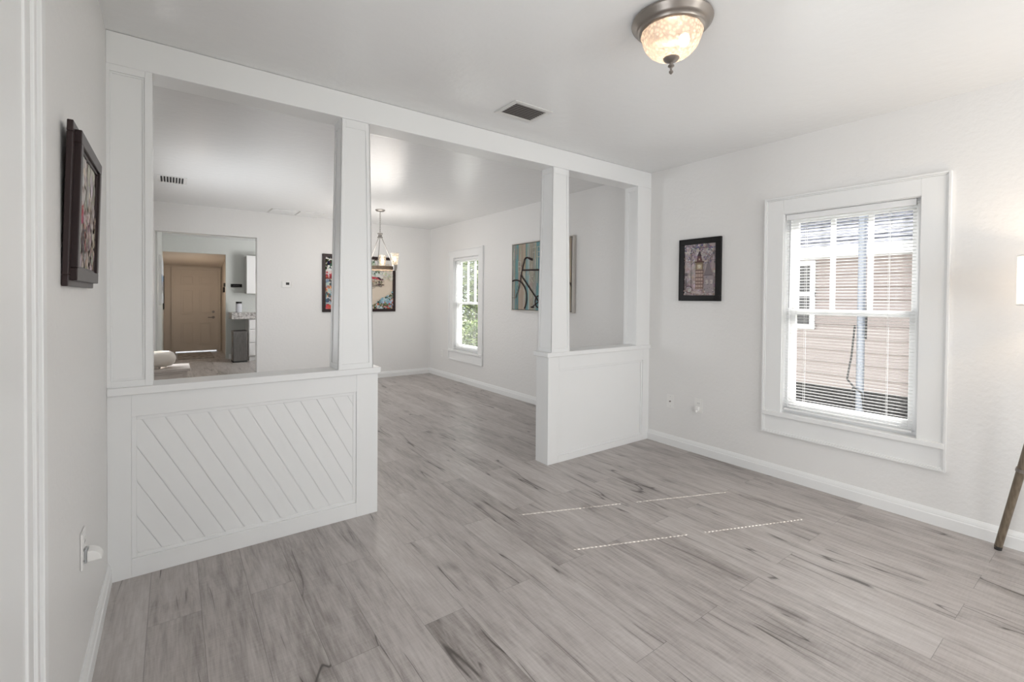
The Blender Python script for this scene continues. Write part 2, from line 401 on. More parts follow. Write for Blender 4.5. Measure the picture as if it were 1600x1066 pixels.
def panel_frame(b, ax, c, out, a0, a1, z0, z1, wl, wr, wt, wb, th, mould=.012):
    """boards standing 'th' off plane c on side 'out' (+1/-1) around a recessed panel, plus a small stepped moulding"""
    def bx(u0, u1, w0, w1, t):
        if ax == 'y': b.box(u0, u1, c, c+out*t, w0, w1)
        else: b.box(c, c+out*t, u0, u1, w0, w1)
    if wl: bx(a0, a0+wl, z0, z1, th)
    if wr: bx(a1-wr, a1, z0, z1, th)
    if wb: bx(a0+wl, a1-wr, z0, z0+wb, th)
    if wt: bx(a0+wl, a1-wr, z1-wt, z1, th)
    i0, i1, j0, j1 = a0+wl, a1-wr, z0+wb, z1-wt; q = mould; t = th*.5
    bx(i0, i0+q, j0, j1, t); bx(i1-q, i1, j0, j1, t); bx(i0+q, i1-q, j0, j0+q, t); bx(i0+q, i1-q, j1-q, j1, t)

CAPZ = .868; TH = .014
def half_wall(x0, x1, label, bead, free):
    """free: 'right' or 'left' = the end standing in the passage"""
    t = thing('half_wall', ((x0+x1)/2, (P+PB)/2, 0), label, 'half wall')
    core = B().box(x0+(TH if free == 'left' else 0), x1-(TH if free == 'right' else 0), P+TH, PB-TH, 0, CAPZ-.036)
    core.build('core', 'trim', t)
    f = B()
    if bead: wl, wr = .083, .126
    else: wl, wr = .106, .09
    for c, out in ((P+TH, -1), (PB-TH, 1)):
        panel_frame(f, 'y', c, out, x0, x1, 0, CAPZ-.036, wl, wr, .10, .085 if bead else .052, TH, .018)
    xe = x1 if free == 'right' else x0
    s = -1 if free == 'right' else 1
    f.box(xe, xe+s*TH, P+TH, PB-TH, 0, CAPZ-.0365)
    f.build('panel_frame', 'trim', t, bevel=.0015)
    if bead:
        # diagonal beadboard: boards separated by V grooves, clipped to the panel
        bb = B(); px0, px1, pz0, pz1 = x0+wl+.018, x1-wr-.018, .085+.018, CAPZ-.036-.10-.018
        pitch = .084; ang = .53
        def clip(poly):
            for (k, lim, sg) in ((0, px0, 1), (0, px1, -1), (1, pz0, 1), (1, pz1, -1)):
                o = []
                for i in range(len(poly)):
                    a, c = poly[i], poly[(i+1) % len(poly)]; ia = sg*(a[k]-lim) >= 0; ic = sg*(c[k]-lim) >= 0
                    if ia: o.append(a)
                    if ia != ic:
                        tt = (lim-a[k])/(c[k]-a[k]); o.append((a[0]+tt*(c[0]-a[0]), a[1]+tt*(c[1]-a[1])))
                poly = o
                if not poly: return poly
            return poly
        g = .004; y = P+TH-.004
        for k in range(-30, 60):
            s0 = px0+k*pitch; s1 = s0+pitch-g
            q = clip([(s0+0, pz1+.2), (s1, pz1+.2), (s1+1.2*ang, pz1+.2-1.2*1.0), (s0+1.2*ang, pz1+.2-1.2*1.0)])
            if len(q) < 3: continue
            n = len(q); bb.add([(a, y, c) for a, c in q]+[(a, y+.0038, c) for a, c in q], [tuple(range(n)), tuple(reversed(range(n, 2*n)))]+[(i, n+i, n+(i+1) % n, (i+1) % n) for i in range(n)])
        bb.build('beadboard', 'trim', t)
    o = .014
    cx0 = x0-(o if free == 'left' else 0); cx1 = x1+(o if free == 'right' else 0)
    if free == 'left': cx0 = x0-.02
    B().box(cx0, cx1, P-o, PB+o, CAPZ-.036, CAPZ).build('cap', 'trim', t, bevel=.004)
    return t
half_wall(L, .987, 'white half wall with diagonal beadboard panel, left of the passage', True, 'right')
half_wall(2.322, R, 'white half wall with plain recessed panel, right of the passage', False, 'left')

def column(cx, cy, wt, wb, dt, db, label):
    z0, z1 = CAPZ, 2.296; e = .006
    t = thing('column', (cx, cy, z0), label, 'column')
    def hw(z): k = (z-z0)/(z1-z0); return wb+(wt-wb)*k, db+(dt-db)*k
    def ring(z, ins): w, d = hw(z); w -= ins; d -= ins; return [(cx-w, cy-d, z), (cx+w, cy-d, z), (cx+w, cy+d, z), (cx-w, cy+d, z)]
    B().hexa(ring(z0, e), ring(z1, e)).build('shaft', 'trim', t)
    f = B(); sw = .024
    def strip(side, u0f, u1f, za, zb):
        # u in metres from left/right edges; u0f,u1f functions of half width
        vs = []
        for z in (za, zb):
            w, d = hw(z); h = w if side in (0, 2) else d
            for u in (u0f(h), u1f(h)):
                for off in (-e-.001, 0):
                    if side == 0: vs.append((cx+u, cy-d-off if False else cy-(d+off), z))
                    if side == 2: vs.append((cx+u, cy+(d+off), z))
                    if side == 1: vs.append((cx+(w+off), cy+u, z))
                    if side == 3: vs.append((cx-(w+off), cy+u, z))
        f.hexa([vs[0], vs[1], vs[3], vs[2]], [vs[4], vs[5], vs[7], vs[6]])
    for side in range(4):
        strip(side, lambda h: -h, lambda h: -h+sw, z0, z1); strip(side, lambda h: h-sw, lambda h: h, z0, z1)
        strip(side, lambda h: -h+sw, lambda h: h-sw, z0, z0+.03); strip(side, lambda h: -h+sw, lambda h: h-sw, z1-.045, z1)
    f.build('panel_frame', 'trim', t, bevel=.001)
    return t
column(.854, 2.77, .081, .102, .066, .082, 'white tapered square column standing on the left half wall')
column(2.440, 2.77, .085, .098, .068, .084, 'white tapered square column standing on the right half wall')

t = thing('pilaster', ((L-.073)/2, 2.77, CAPZ), 'white flat panelled pilaster against the left wall', 'pilaster')
B().box(L, -.073, P+.010, PB-.01, CAPZ, 2.296).build('core', 'trim', t)
f = B(); panel_frame(f, 'y', P+.010, -1, L, -.073, CAPZ, 2.296, .012, .028, .03, .03, .010, .008); panel_frame(f, 'y', PB-.010, 1, L, -.073, CAPZ, 2.296, .012, .028, .03, .03, .010, .008)
f.build('panel_frame', 'trim', t, bevel=.001)
t = thing('pilaster', ((3.355+R)/2, 2.77, CAPZ), 'white flat panelled pilaster against the right wall', 'pilaster')
B().box(3.365, R, P, PB, CAPZ, 2.296).build('core', 'trim', t, bevel=.002)
f = B(); panel_frame(f, 'x', 3.365, -1, P, PB, CAPZ, 2.296, .028, .034, .04, .03, .010, .006)
f.build('panel_frame', 'trim', t, bevel=.001)

# ------------------------------------------------------------------ windows
def window(idx, W, label):
    y0, y1, z0, z1 = W
    t = struct(empty('window_%d' % idx, (R, (y0+y1)/2, z0)), label, 'window')
    j = B()   # jamb liner
    for a, c in ((y0, y0+.022), (y1-.022, y1)): j.box(R+.045, R+.14, a, c, z0, z1)
    j.box(R+.045, R+.14, y0+.022, y1-.022, z1-.022, z1); j.box(R+.045, R+.15, y0+.022, y1-.022, z0, z0+.022)
    j.build('window_frame', 'vinyl', t)
    a0, a1 = y0+.022, y1-.022; zm = z0+.022+(z1-z0)*.495; s = .038
    lo = B(); x0, x1 = R+.062, R+.088
    lo.box(x0, x1, a0, a0+s, z0+.022, zm+.02); lo.box(x0, x1, a1-s, a1, z0+.022, zm+.02)
    lo.box(x0, x1, a0+s, a1-s, z0+.022, z0+.085); lo.box(x0, x1, a0+s, a1-s, zm-.018, zm+.02)
    sash = lo.build('lower_sash', 'vinyl', t, bevel=.002)
    B().box(R+.073, R+.076, a0+s, a1-s, z0+.085, zm-.018).build('pane', 'glass', sash)
    lk = B(); yc = (a0+a1)/2; lk.box(R+.052, R+.062, yc-.03, yc+.03, zm+.002, zm+.018); lk.build('sash_lock', 'vinyl', sash)
    up = B(); x0, x1 = R+.092, R+.118
    up.box(x0, x1, a0, a0+s, zm-.02, z1-.022); up.box(x0, x1, a1-s, a1, zm-.02, z1-.022)
    up.box(x0, x1, a0+s, a1-s, zm-.02, zm+.018); up.box(x0, x1, a0+s, a1-s, z1-.022-s, z1-.022)
    w = (a1-a0-2*s)
    for k in (1, 2): yc = a0+s+w*k/3; up.box(x0+.002, x1-.002, yc-.014, yc+.014, zm+.018, z1-.022-s)
    sash = up.build('upper_sash', 'vinyl', t, bevel=.002)
    B().box(R+.104, R+.107, a0+s, a1-s, zm+.018, z1-.022-s).build('pane', 'glass', sash)
    # casing with back band, stool and apron
    oy0, oy1, oz1, oz0 = y0-.132, y1+.128, z1+.122, z0-.160; bw = .02
    c = B(); fl = R-.014
    c.box(fl, R, oy0+bw, y0, z0-.003, oz1-bw); c.box(fl, R, y1, oy1-bw, z0-.003, oz1-bw); c.box(fl, R, y0, y1, z1, oz1-bw)
    bb = R-.026
    for k, (i, xx) in enumerate(((0, bb), (bw*.6, R-.02))):
        e = bw*.6 if k == 0 else bw
        c.box(xx, R, oy0+i, oy0+e, oz0+i, oz1-i); c.box(xx, R, oy1-e, oy1-i, oz0+i, oz1-i)
        c.box(xx, R, oy0+e, oy1-e, oz1-e, oz1-i); c.box(xx, R, oy0+e, oy1-e, oz0+i, oz0+e)
    c.build('casing', 'trim', t, bevel=.0015)
    B().box(R-.0005, R+.062, y0+.0005, y1-.0005, z0-.029, z0+.001).box(R-.034, R, oy0+.008, oy1-.008, z0-.03, z0+.0015).build('window_sill', 'trim', t, bevel=.003)
    B().box(fl, R, oy0+bw, oy1-bw, oz0+bw, z0-.03).build('apron', 'trim', t)
    # drywall returns painted white
    r = B(); r.box(R, R+.045, y0, y0+.004, z0, z1).box(R, R+.045, y1-.004, y1, z0, z1).box(R, R+.045, y0+.004, y1-.004, z1-.004, z1)
    r.build('reveal', 'trim', t)
    return t
window(1, W1, 'white double-hung window of the front room')
window(2, W2, 'white double-hung window of the dining room')

def blind(W, label, ladders, tilt=-6):
    y0, y1, z0, z1 = W; ya, yb = y0+.028, y1-.008
    t = thing('window_blind', (R+.025, (y0+y1)/2, z0), label, 'window blind', None)
    xc = R+.026; hd = .0125
    B().box(xc-.014, xc+.014, ya, yb, z1-.045, z1-.006).build('headrail', 'vinyl', t, bevel=.002)
    for yy in (yb-.10, ya+.16): B().box(xc-.016, xc+.014, yy-.018, yy+.018, z1-.0075, z1-.003).build('mounting_clip', 'plastic_grey', t)
    s = B(); z = z1-.065; zb = z0+.045; pitch = .0205; ct, st = math.cos(R_(tilt)), math.sin(R_(tilt)); hw_, hx = .0040, .0052
    def strip(u0, u1, a0, a1, z):  # u across the slat (x), thin box with slight crown
        th = .0004
        vs = []
        for zz in (0, th):
            for (u, a) in ((u0, a0), (u1, a0), (u1, a1), (u0, a1)): vs.append((xc+u*ct, a, z+u*st+zz+.0012*(1-(u/hd)**2)))
        s.hexa(vs[:4], vs[4:])
    while z > zb:
        cuts = sorted(ladders); a = ya
        for c in cuts:
            for (u0, u1) in ((-hd, -hx), (-hx, 0), (0, hx), (hx, hd)): strip(u0, u1, a, c-hw_, z)
            strip(-hd, -hx, c-hw_, c+hw_, z); strip(hx, hd, c-hw_, c+hw_, z); a = c+hw_
        for (u0, u1) in ((-hd, -hx), (-hx, 0), (0, hx), (hx, hd)): strip(u0, u1, a, yb, z)
        z -= pitch
    s.build('slats', 'slat', t)
    B().box(xc-.0125, xc+.0125, ya, yb, z0+.02, z0+.034).build('bottom_rail', 'vinyl', t, bevel=.002)
    for c in ladders:
        B().tube((xc-hd-.001, c+.008, z0+.03), (xc-hd-.001, c+.008, z1-.045), .0009, n=6).tube((xc+hd+.001, c+.008, z0+.03), (xc+hd+.001, c+.008, z1-.045), .0009, n=6).build('ladder_cord', 'vinyl', t)
    B().tube((xc-.022, yb-.032, z1-.05), (xc-.022, yb-.030, z1-.67), .0035, n=6).build('tilt_wand', 'plastic_grey', t)
    return t
blind(W1, 'white horizontal mini blind in the front room window', (.932, 1.398))
blind(W2, 'white horizontal mini blind in the dining room window', (5.8, 6.24))

# ------------------------------------------------------------------ left door casing
t = struct(empty('door_1', (L, .55, 0)), 'white doorway on the left, nearest the viewer', 'doorway')
c = B(); c.box(L, L+.016, .93, 1.35, 0, H-.001)
c.box(L, L+.020, 1.20, 1.24, 0, H-.001).box(L, L+.022, 1.26, 1.28, 0, H-.001).box(L, L+.026, 1.30, 1.333, 0, H-.001)
c.build('casing', 'trim', t, bevel=.002)
B().box(L-.14, L+.002, .93, .945, 0, 2.03).box(L-.14, L+.002, .095, .11, 0, 2.03).build('jamb', 'trim', t)

# ------------------------------------------------------------------ pictures
def hexjit(c, j=.03): return tuple(max(0, min(1, v+random.uniform(-j, j))) for v in c)
class Paint:
    def __init__(s, origin, u, v, w, h):   # origin = lower-left corner as seen; u,v unit vectors
        s.o = Vector(origin); s.u = Vector(u); s.v = Vector(v); s.n = s.u.cross(s.v); s.w = w; s.h = h; s.b = B(); s.k = 0
        s.poly([(0, 0), (1, 0), (1, 1), (0, 1)], (.5, .5, .5))
    def poly(s, pts, col):
        s.k += 1; off = s.n*(.00002*s.k)
        pts = [(min(1, max(0, a)), min(1, max(0, c))) for a, c in pts]
        s.b.add([s.o+s.u*(a*s.w)+s.v*(c*s.h)+off for a, c in pts], [tuple(range(len(pts)))], col)
    def rect(s, a0, a1, c0, c1, col): s.poly([(a0, c0), (a1, c0), (a1, c1), (a0, c1)], col)
    def line(s, pts, wd, col):   # wd in units of width
        ar = s.h/s.w
        for (a, c), (e, f) in zip(pts, pts[1:]):
            dx, dy = e-a, (f-c)*ar; l = math.hypot(dx, dy) or 1; nx, ny = -dy/l*wd/2, dx/l*wd/2/ar; ex, ey = dx/l*wd*.3, dy/l*wd*.3/ar
            s.poly([(a-ex+nx, c-ey+ny), (a-ex-nx, c-ey-ny), (e+ex-nx, f+ey-ny), (e+ex+nx, f+ey+ny)], col)
    def daub(s, a, c, r, col, asp=1):
        n = 7; ar = s.h/s.w; ph = random.random()*6
        s.poly([(a+r*asp*math.cos(ph+6.283*i/n)*random.uniform(.6, 1.2), c+r*math.sin(ph+6.283*i/n)/ar*random.uniform(.6, 1.2)) for i in range(n)], col)
    def scatter(s, a0, a1, c0, c1, n, r0, r1, cols, asp=1, j=.04):
        for _ in range(n): s.daub(random.uniform(a0, a1), random.uniform(c0, c1), random.uniform(r0, r1), hexjit(random.choice(cols), j), asp)
    def build(s, name, parent): return s.b.build(name, 'paint', parent, colors=True)

def frame4(b, fn, w, h, bw, d0, d1):
    """rectangular frame ring; fn(u,v,d)->point"""
    for (u0, u1, v0, v1) in ((0, w, 0, bw), (0, w, h-bw, h), (0, bw, bw, h-bw), (w-bw, w, bw, h-bw)):
        b.hexa([fn(u0, v0, d0), fn(u1, v0, d0), fn(u1, v1, d0), fn(u0, v1, d0)], [fn(u0, v0, d1), fn(u1, v0, d1), fn(u1, v1, d1), fn(u0, v1, d1)])

# clock-tower print on the right wall
oy, oz, w, h = 2.381, 1.274, .377, .520
t = thing('framed_picture', (R, oy-w/2, oz), 'black framed print of a clock tower on the right wall, beside the near window', 'framed picture')
fn = lambda u, v, d: (R-.001-d, oy-u, oz+v)
b = B(); frame4(b, fn, w, h, .047, 0, .020); frame4(b, fn, w, h, .008, .020, .024); b.build('frame', 'black', t, bevel=.002)
p = Paint((R-.008, oy-.046, oz+.046), (0, -1, 0), (0, 0, 1), w-.092, h-.092)
p.rect(0, 1, 0, 1, (.45, .38, .38))
p.scatter(0, 1, .0, 1, 260, .03, .07, [(.50, .44, .43), (.40, .33, .34), (.55, .50, .50), (.46, .36, .35)])
p.scatter(0, 1, .62, 1, 130, .01, .03, [(.22, .20, .26), (.62, .60, .62), (.16, .15, .20)])
p.scatter(.3, .9, .90, .97, 30, .01, .025, [(.12, .12, .25), (.2, .15, .15)], 2)
p.line([(.235, .15), (.235, .88)], .014, (.07, .06, .06)); p.line([(.235, .88), (.33, .84), (.2, .82)], .012, (.08, .07, .07)); p.line([(.235, .60), (.33, .66), (.36, .60)], .012, (.08, .07, .07))
for k in range(14): p.line([(random.uniform(.5, 1), random.uniform(.55, .9)), (random.uniform(.6, 1), random.uniform(.5, .85))], .008, (.15, .12, .13))
p.poly([(.38, .12), (.62, .12), (.62, .60), (.38, .60)], (.40, .30, .26))
p.poly([(.38, .50), (.62, .50), (.62, .64), (.38, .64)], (.22, .17, .12)); p.rect(.42, .58, .51, .60, (.42, .34, .24)); p.daub(.50, .56, .055, (.55, .50, .40))
p.rect(.36, .64, .635, .66, (.10, .06, .05)); p.poly([(.41, .655), (.59, .655), (.56, .76), (.44, .76)], (.13, .07, .07)); p.daub(.5, .70, .03, (.5, .4, .3))
p.poly([(.43, .76), (.57, .76), (.505, .86), (.495, .86)], (.07, .05, .06))
for z in (.14, .21, .27, .34, .42, .48): p.rect(.375, .625, z, z+.014, (.09, .05, .05))
for u in (.38, .46, .54, .61): p.rect(u, u+.012, .12, .48, (.20, .13, .11))
p.poly([(.62, .38), (.95, .38), (.79, .44)], (.14, .12, .13)); p.poly([(.65, .40), (.93, .40), (.80, .64), (.77, .64)], (.20, .17, .18)); p.line([(.785, .62), (.785, .70)], .012, (.08, .07, .07))
p.rect(.66, .95, .05, .38, (.30, .26, .27)); p.rect(.70, .78, .22, .30, (.44, .39, .37)); p.rect(.84, .92, .22, .30, (.44, .39, .37)); p.scatter(.64, 1, 0, .38, 60, .008, .018, [(.16, .14, .15), (.30, .26, .26)])
p.poly([(.02, .18), (.12, .18), (.09, .34), (.07, .34)], (.18, .15, .16)); p.rect(.03, .12, .38, .44, (.16, .14, .15))
for k in range(18):
    a = 6.283*k/18; p.line([(.17+.11*math.cos(a), .12+.065*math.sin(a)), (.17+.11*math.cos(a+.35), .12+.065*math.sin(a+.35))], .018, (.08, .05, .05))
p.scatter(0, 1, 0, .1, 60, .01, .03, [(.55, .47, .46), (.30, .23, .22), (.42, .30, .29)])
p.build('print', t)

# espresso picture on the left wall (leans out slightly at the top)
oy, oz, w, h = 1.660, 1.304, .475, .435
lean = .028
t = thing('framed_picture', (L, oy+w/2, oz), 'espresso stepped frame with street painting on the left wall, near the doorway casing', 'framed picture')
fn = lambda u, v, d: (L+.0012+d+lean*v, oy+u, oz+v)
b = B(); frame4(b, fn, w, h, .03, 0, .013); b.build('outer_frame', 'espresso', t, bevel=.002)
fi = lambda u, v, d: fn(u+.03, v+.016, d)
b = B(); frame4(b, fi, w-.045, h-.032, .034, .001, .027); frame4(b, lambda u, v, d: fi(u+.028, v+.028, d), w-.101, h-.088, .014, .001, .020); b.build('frame', 'espresso', t, bevel=.002)
up = Vector((lean, 0, 1)).normalized()
p = Paint(fn(.066, .052, .013), (0, 1, 0), up, w-.117, h-.104)
p.rect(0, 1, 0, 1, (.50, .45, .42))
p.scatter(0, 1, .5, 1, 150, .04, .1, [(.55, .52, .50), (.45, .42, .38), (.36, .32, .28), (.60, .55, .5)])
p.scatter(0, 1, 0, .5, 150, .03, .08, [(.42, .36, .34), (.55, .46, .42), (.30, .22, .2), (.5, .42, .4)])
p.scatter(.02, .25, .42, .56, 22, .02, .05, [(.45, .10, .10), (.35, .07, .08)])
p.scatter(.3, 1, .1, .6, 60, .015, .04, [(.16, .10, .09), (.25, .16, .12), (.6, .5, .4)], .5)
p.scatter(.1, .5, .12, .4, 20, .02, .05, [(.10, .07, .08), (.4, .14, .13)], .5)
for k in range(20):
    a = 6.283*k/20; p.line([(.35+.1*math.cos(a), .25+.1*math.sin(a)), (.35+.1*math.cos(a+.32), .25+.1*math.sin(a+.32))], .02, (.09, .06, .06))
p.build('painting', t)

# street-scene picture on the far wall
ox, oz, w, h = 1.783, 1.056, 1.127, .862
t = thing('framed_picture', (ox+w/2, F, oz), 'wide black framed street and flower painting on the far wall', 'framed picture')
fn = lambda u, v, d: (ox+u, F-.001-d, oz+v)
b = B(); frame4(b, fn, w, h, .045, 0, .03); b.build('frame', 'espresso', t, bevel=.003)
p = Paint((ox+.044, F-.012, oz+.044), (1, 0, 0), (0, 0, 1), w-.088, h-.088)
p.rect(0, 1, 0, 1, (.62, .54, .45))
p.rect(0, 1, .62, 1, (.72, .70, .66)); p.poly([(.25, 0), (1, 0), (1, .62), (.6, .62)], (.66, .57, .47))
p.scatter(0, .25, .72, 1, 110, .012, .03, [(.02, .02, .025), (.75, .74, .72), (.05, .06, .05)])
p.scatter(0, .20, .60, .72, 50, .015, .03, [(.42, .05, .06), (.55, .10, .10), (.25, .03, .04), (.7, .6, .6)])
p.rect(0, .14, .58, .605, (.20, .03, .03))
p.scatter(0, .22, .10, .56, 150, .015, .035, [(.20, .30, .35), (.40, .50, .55), (.10, .12, .14), (.55, .55, .52), (.6, .22, .08)])
p.scatter(.0, .22, .05, .45, 60, .01, .02, [(.6, .15, .08), (.05, .04, .05), (.75, .5, .3), (.15, .35, .45)], .5)
p.scatter(0, .22, 0, .08, 40, .012, .025, [(.55, .08, .08), (.6, .3, .3)])
p.scatter(.3, .62, .45, .75, 90, .02, .05, [(.35, .42, .30), (.55, .5, .42), (.25, .22, .18)])
p.scatter(.55, .85, .68, .98, 120, .01, .03, [(.25, .33, .22), (.42, .50, .42), (.12, .14, .08), (.6, .62, .6)])
p.scatter(.85, 1, .6, .9, 60, .01, .03, [(.62, .56, .48), (.5, .5, .36), (.72, .66, .6)])
p.poly([(.63, .66), (.74, .64), (.83, .58), (.70, .60), (.64, .62)], (.42, .06, .08)); p.poly([(.74, .645), (.78, .645), (.84, .58), (.80, .585)], (.06, .03, .04))
p.scatter(.64, .86, .48, .60, 60, .008, .018, [(.30, .25, .20), (.62, .55, .42), (.12, .10, .08), (.4, .3, .22)])
p.line([(.645, .44), (.645, .66)], .012, (.05, .04, .04)); p.line([(.64, .45), (.86, .49)], .008, (.10, .08, .07)); p.line([(.60, .40), (.72, .43)], .006, (.12, .1, .1))
for k in range(8): p.line([(.66+k*.022, .45), (.66+k*.022, .57-.004*k)], .005, (.08, .07, .06))
for k in range(8):
    a = 6.283*k/8; p.line([(.80+.02*math.cos(a), .47+.026*math.sin(a)), (.80+.02*math.cos(a+.8), .47+.026*math.sin(a+.8))], .005, (.07, .06, .06))
for k in range(300):
    u = random.uniform(.66, 1); lim = (u-.62)*.95
    v = random.uniform(0, max(.03, lim))
    p.daub(u, v, random.uniform(.010, .022), hexjit(random.choice([(.45, .09, .07), (.12, .16, .08), (.06, .07, .05), (.25, .42, .50), (.55, .62, .64), (.16, .20, .12), (.62, .30, .24)]), .04))
p.scatter(.8, .97, .12, .22, 26, .012, .022, [(.25, .40, .48), (.38, .50, .56)])
p.build('painting', t)

# bicycle canvas on the right wall of the dining room
y1, y0, z0, z1 = 4.800, 3.672, 1.125, 1.975
t = thing('framed_picture', (R, (y0+y1)/2, z0), 'bicycle canvas on teal and tan boards in a silver frame, right wall of dining room', 'framed picture')
fn = lambda u, v, d: (R-.001-d, y1-u, z0+v)
b = B(); frame4(b, fn, y1-y0, z1-z0, .012, 0, .042); b.build('frame', mat('champagne_frame', (.60, .57, .53), .4, .2), t, bevel=.002)
b = B(); b.hexa([fn(.012, .012, .001), fn(y1-y0-.012, .012, .001), fn(y1-y0-.012, z1-z0-.012, .001), fn(.012, z1-z0-.012, .001)], [fn(.012, .012, .014), fn(y1-y0-.012, .012, .014), fn(y1-y0-.012, z1-z0-.012, .014), fn(.012, z1-z0-.012, .014)]); b.build('backing', 'dark', t)
cw, ch = (y1-y0)-.04, (z1-z0)-.04
p = Paint((R-.037, y1-.02, z0+.02), (0, -1, 0), (0, 0, 1), cw, ch)
teal = (.14, .27, .28); tan = (.37, .30, .24); u = 0
seq = [(.05, (.30, .32, .29)), (.065, teal), (.075, tan), (.06, (.40, .33, .26)), (.05, (.17, .30, .31)), (.02, (.40, .50, .50)), (.07, (.34, .31, .25))]
k = 0
while u < 1:
    wd, c_ = seq[k % len(seq)]; p.rect(u, u+wd, 0, 1, c_)
    for _ in range(26):
        q = random.uniform(u+.004, u+wd-.006); z = random.random(); p.rect(q, q+random.uniform(.003, .009), z, z+random.uniform(.05, .3), hexjit(random.choice([c_, (.45, .46, .42), (.30, .24, .19), c_]), .05))
    p.rect(u+wd-.003, u+wd, 0, 1, (.14, .11, .09)); u += wd; k += 1
pale = (.46, .44, .38)
def txt(segs, u0, v0, sx, sy, wd=.008):
    for sg in segs: p.line([(u0+a*sx, v0+c*sy) for a, c in sg], wd, pale)
LB = [[(0, 0), (0, 1), (.7, .95), (.7, .55), (0, .5), (.8, .45), (.8, .05), (0, 0)]]
LI = [[(.3, 0), (.3, 1)]]; LF = [[(0, 0), (0, 1), (.8, 1)], [(0, .5), (.6, .5)]]; LR = [[(0, 0), (0, 1), (.7, .95), (.7, .55), (0, .5), (.8, 0)]]; LE = [[(.8, 1), (0, 1), (0, 0), (.8, 0)], [(0, .5), (.6, .5)]]
LD = [[(0, 0), (0, 1), (.6, .9), (.8, .5), (.6, .1), (0, 0)]]
txt(LB, .12, .58, .07, .16); txt(LR, .34, .40, .08, .18); txt(LI, .33, .78, .06, .15); txt(LF, .38, .78, .07, .15)
txt(LE, .46, .78, .07, .15); txt(LI, .45, .40, .06, .18); txt(LD, .52, .40, .08, .18); txt(LE, .63, .40, .08, .18)
ink = (.022, .012, .012)
def Y(y, z): return ((y1-.02-y)/cw, (z-z0-.02)/ch)
bar = [(4.372, 1.75), (4.421, 1.768), (4.471, 1.782), (4.505, 1.778), (4.525, 1.760), (4.541, 1.724), (4.57, 1.638), (4.595, 1.566), (4.603, 1.503)]
p.line([Y(*q) for q in bar], .018, ink); p.line([Y(4.375, 1.752), Y(4.43, 1.770)], .026, ink)
p.line([Y(4.603, 1.503), Y(4.650, 1.38), Y(4.696, 1.294)], .012, (.05, .05, .045))
p.line([Y(4.562, 1.632), Y(4.16, 1.620)], .018, ink); p.line([Y(4.585, 1.565), Y(4.483, 1.469), Y(4.24, 1.245)], .018, ink)
def arc(cy_, cz, ry, rz, a0, a1, wd, n=40):
    pts = [(cy_+ry*math.cos(a0+(a1-a0)*i/n), cz+rz*math.sin(a0+(a1-a0)*i/n)) for i in range(n+1)]
    for a, c in zip(pts, pts[1:]):
        if a[0] > y1-.022 or c[0] > y1-.022 or min(a[1], c[1]) < z0+.022: continue
        p.line([Y(*a), Y(*c)], wd, ink)
arc(4.700, 1.290, .225, .222, 0, 6.283, .018); arc(3.86, 1.290, .225, .222, 0, 6.283, .018)
for k in range(3): a = k*2.09; p.line([Y(4.700, 1.290), Y(4.700+.075*math.cos(a), 1.290+.18*math.sin(a))], .004, (.12, .1, .08))
arc(4.24, 1.245, .07, .07, 0, 6.283, .014, 24); p.line([Y(4.24, 1.245), Y(4.365, 1.18)], .012, ink); p.line([Y(4.335, 1.178), Y(4.385, 1.178)], .016, ink)
p.line([Y(4.24, 1.245), Y(4.10, 1.70)], .016, ink); p.line([Y(4.24, 1.245), Y(3.86, 1.290)], .014, ink); p.line([Y(4.13, 1.60), Y(3.86, 1.290)], .012, ink); p.line([Y(4.17, 1.72), Y(4.03, 1.71)], .03, ink)
p.build('canvas', t)

# ------------------------------------------------------------------ ceiling light (front room)
lx, ly = 1.664, 1.175; ls = 1.069
t = thing('ceiling_light', (lx, ly, H), 'lit flush ceiling light with pewter pan and cut glass bowl', 'ceiling light')
B().lathe([(r_*ls, z_*ls) for r_, z_ in [(.10, -.001), (.135, -.001), (.148, -.006), (.151, -.014), (.148, -.022), (.140, -.028), (.138, -.034), (.130, -.040), (.126, -.042), (.122, -.050), (.112, -.054), (.108, -.050), (.10, -.02)]], (lx, ly, H)).build('pan', 'bronze', t, smooth=True)
gp = [(r_*ls, z_*ls) for r_, z_ in [(.111, -.048), (.114, -.060), (.110, -.074), (.105, -.090), (.096, -.108), (.083, -.124), (.066, -.138), (.045, -.148), (.020, -.153)]]
gb = B(); n = 72; vs = []; fs = []
for r, z in gp:
    for i in range(n):
        a = 2*math.pi*i/n; fac = 1+.018*math.sin(a*12+z*180)+.012*math.sin(a*12-z*180); vs.append((lx+r*fac*math.cos(a), ly+r*fac*math.sin(a), H+z))
for k in range(len(gp)-1):
    for i in range(n): fs.append((k*n+i, k*n+(i+1) % n, (k+1)*n+(i+1) % n, (k+1)*n+i))
gb.add(vs, fs); gb.build('glass_bowl', 'cut_glass', t)
B().lathe([(r_*ls, z_*ls) for r_, z_ in [(.002, -.148), (.030, -.148), (.030, -.153), (.024, -.160), (.012, -.166), (.007, -.168), (.007, -.174), (.012, -.178), (.012, -.182), (.005, -.187), (.004, -.196), (.008, -.200), (.008, -.205), (.004, -.210), (.001, -.212)]], (lx, ly, H), 24).build('finial', 'bronze', t, smooth=True)
for s_ in (1,):
    bl = B().sphere((lx+.050*s_, ly-.026*s_, H-.080), .022, .022, .028, 16, 10).build('bulb', 'bulb', t, smooth=True)
light('ceiling_light_bulb_glow', 'POINT', (lx, ly, H-.085), .7, (1, .84, .68), .03)

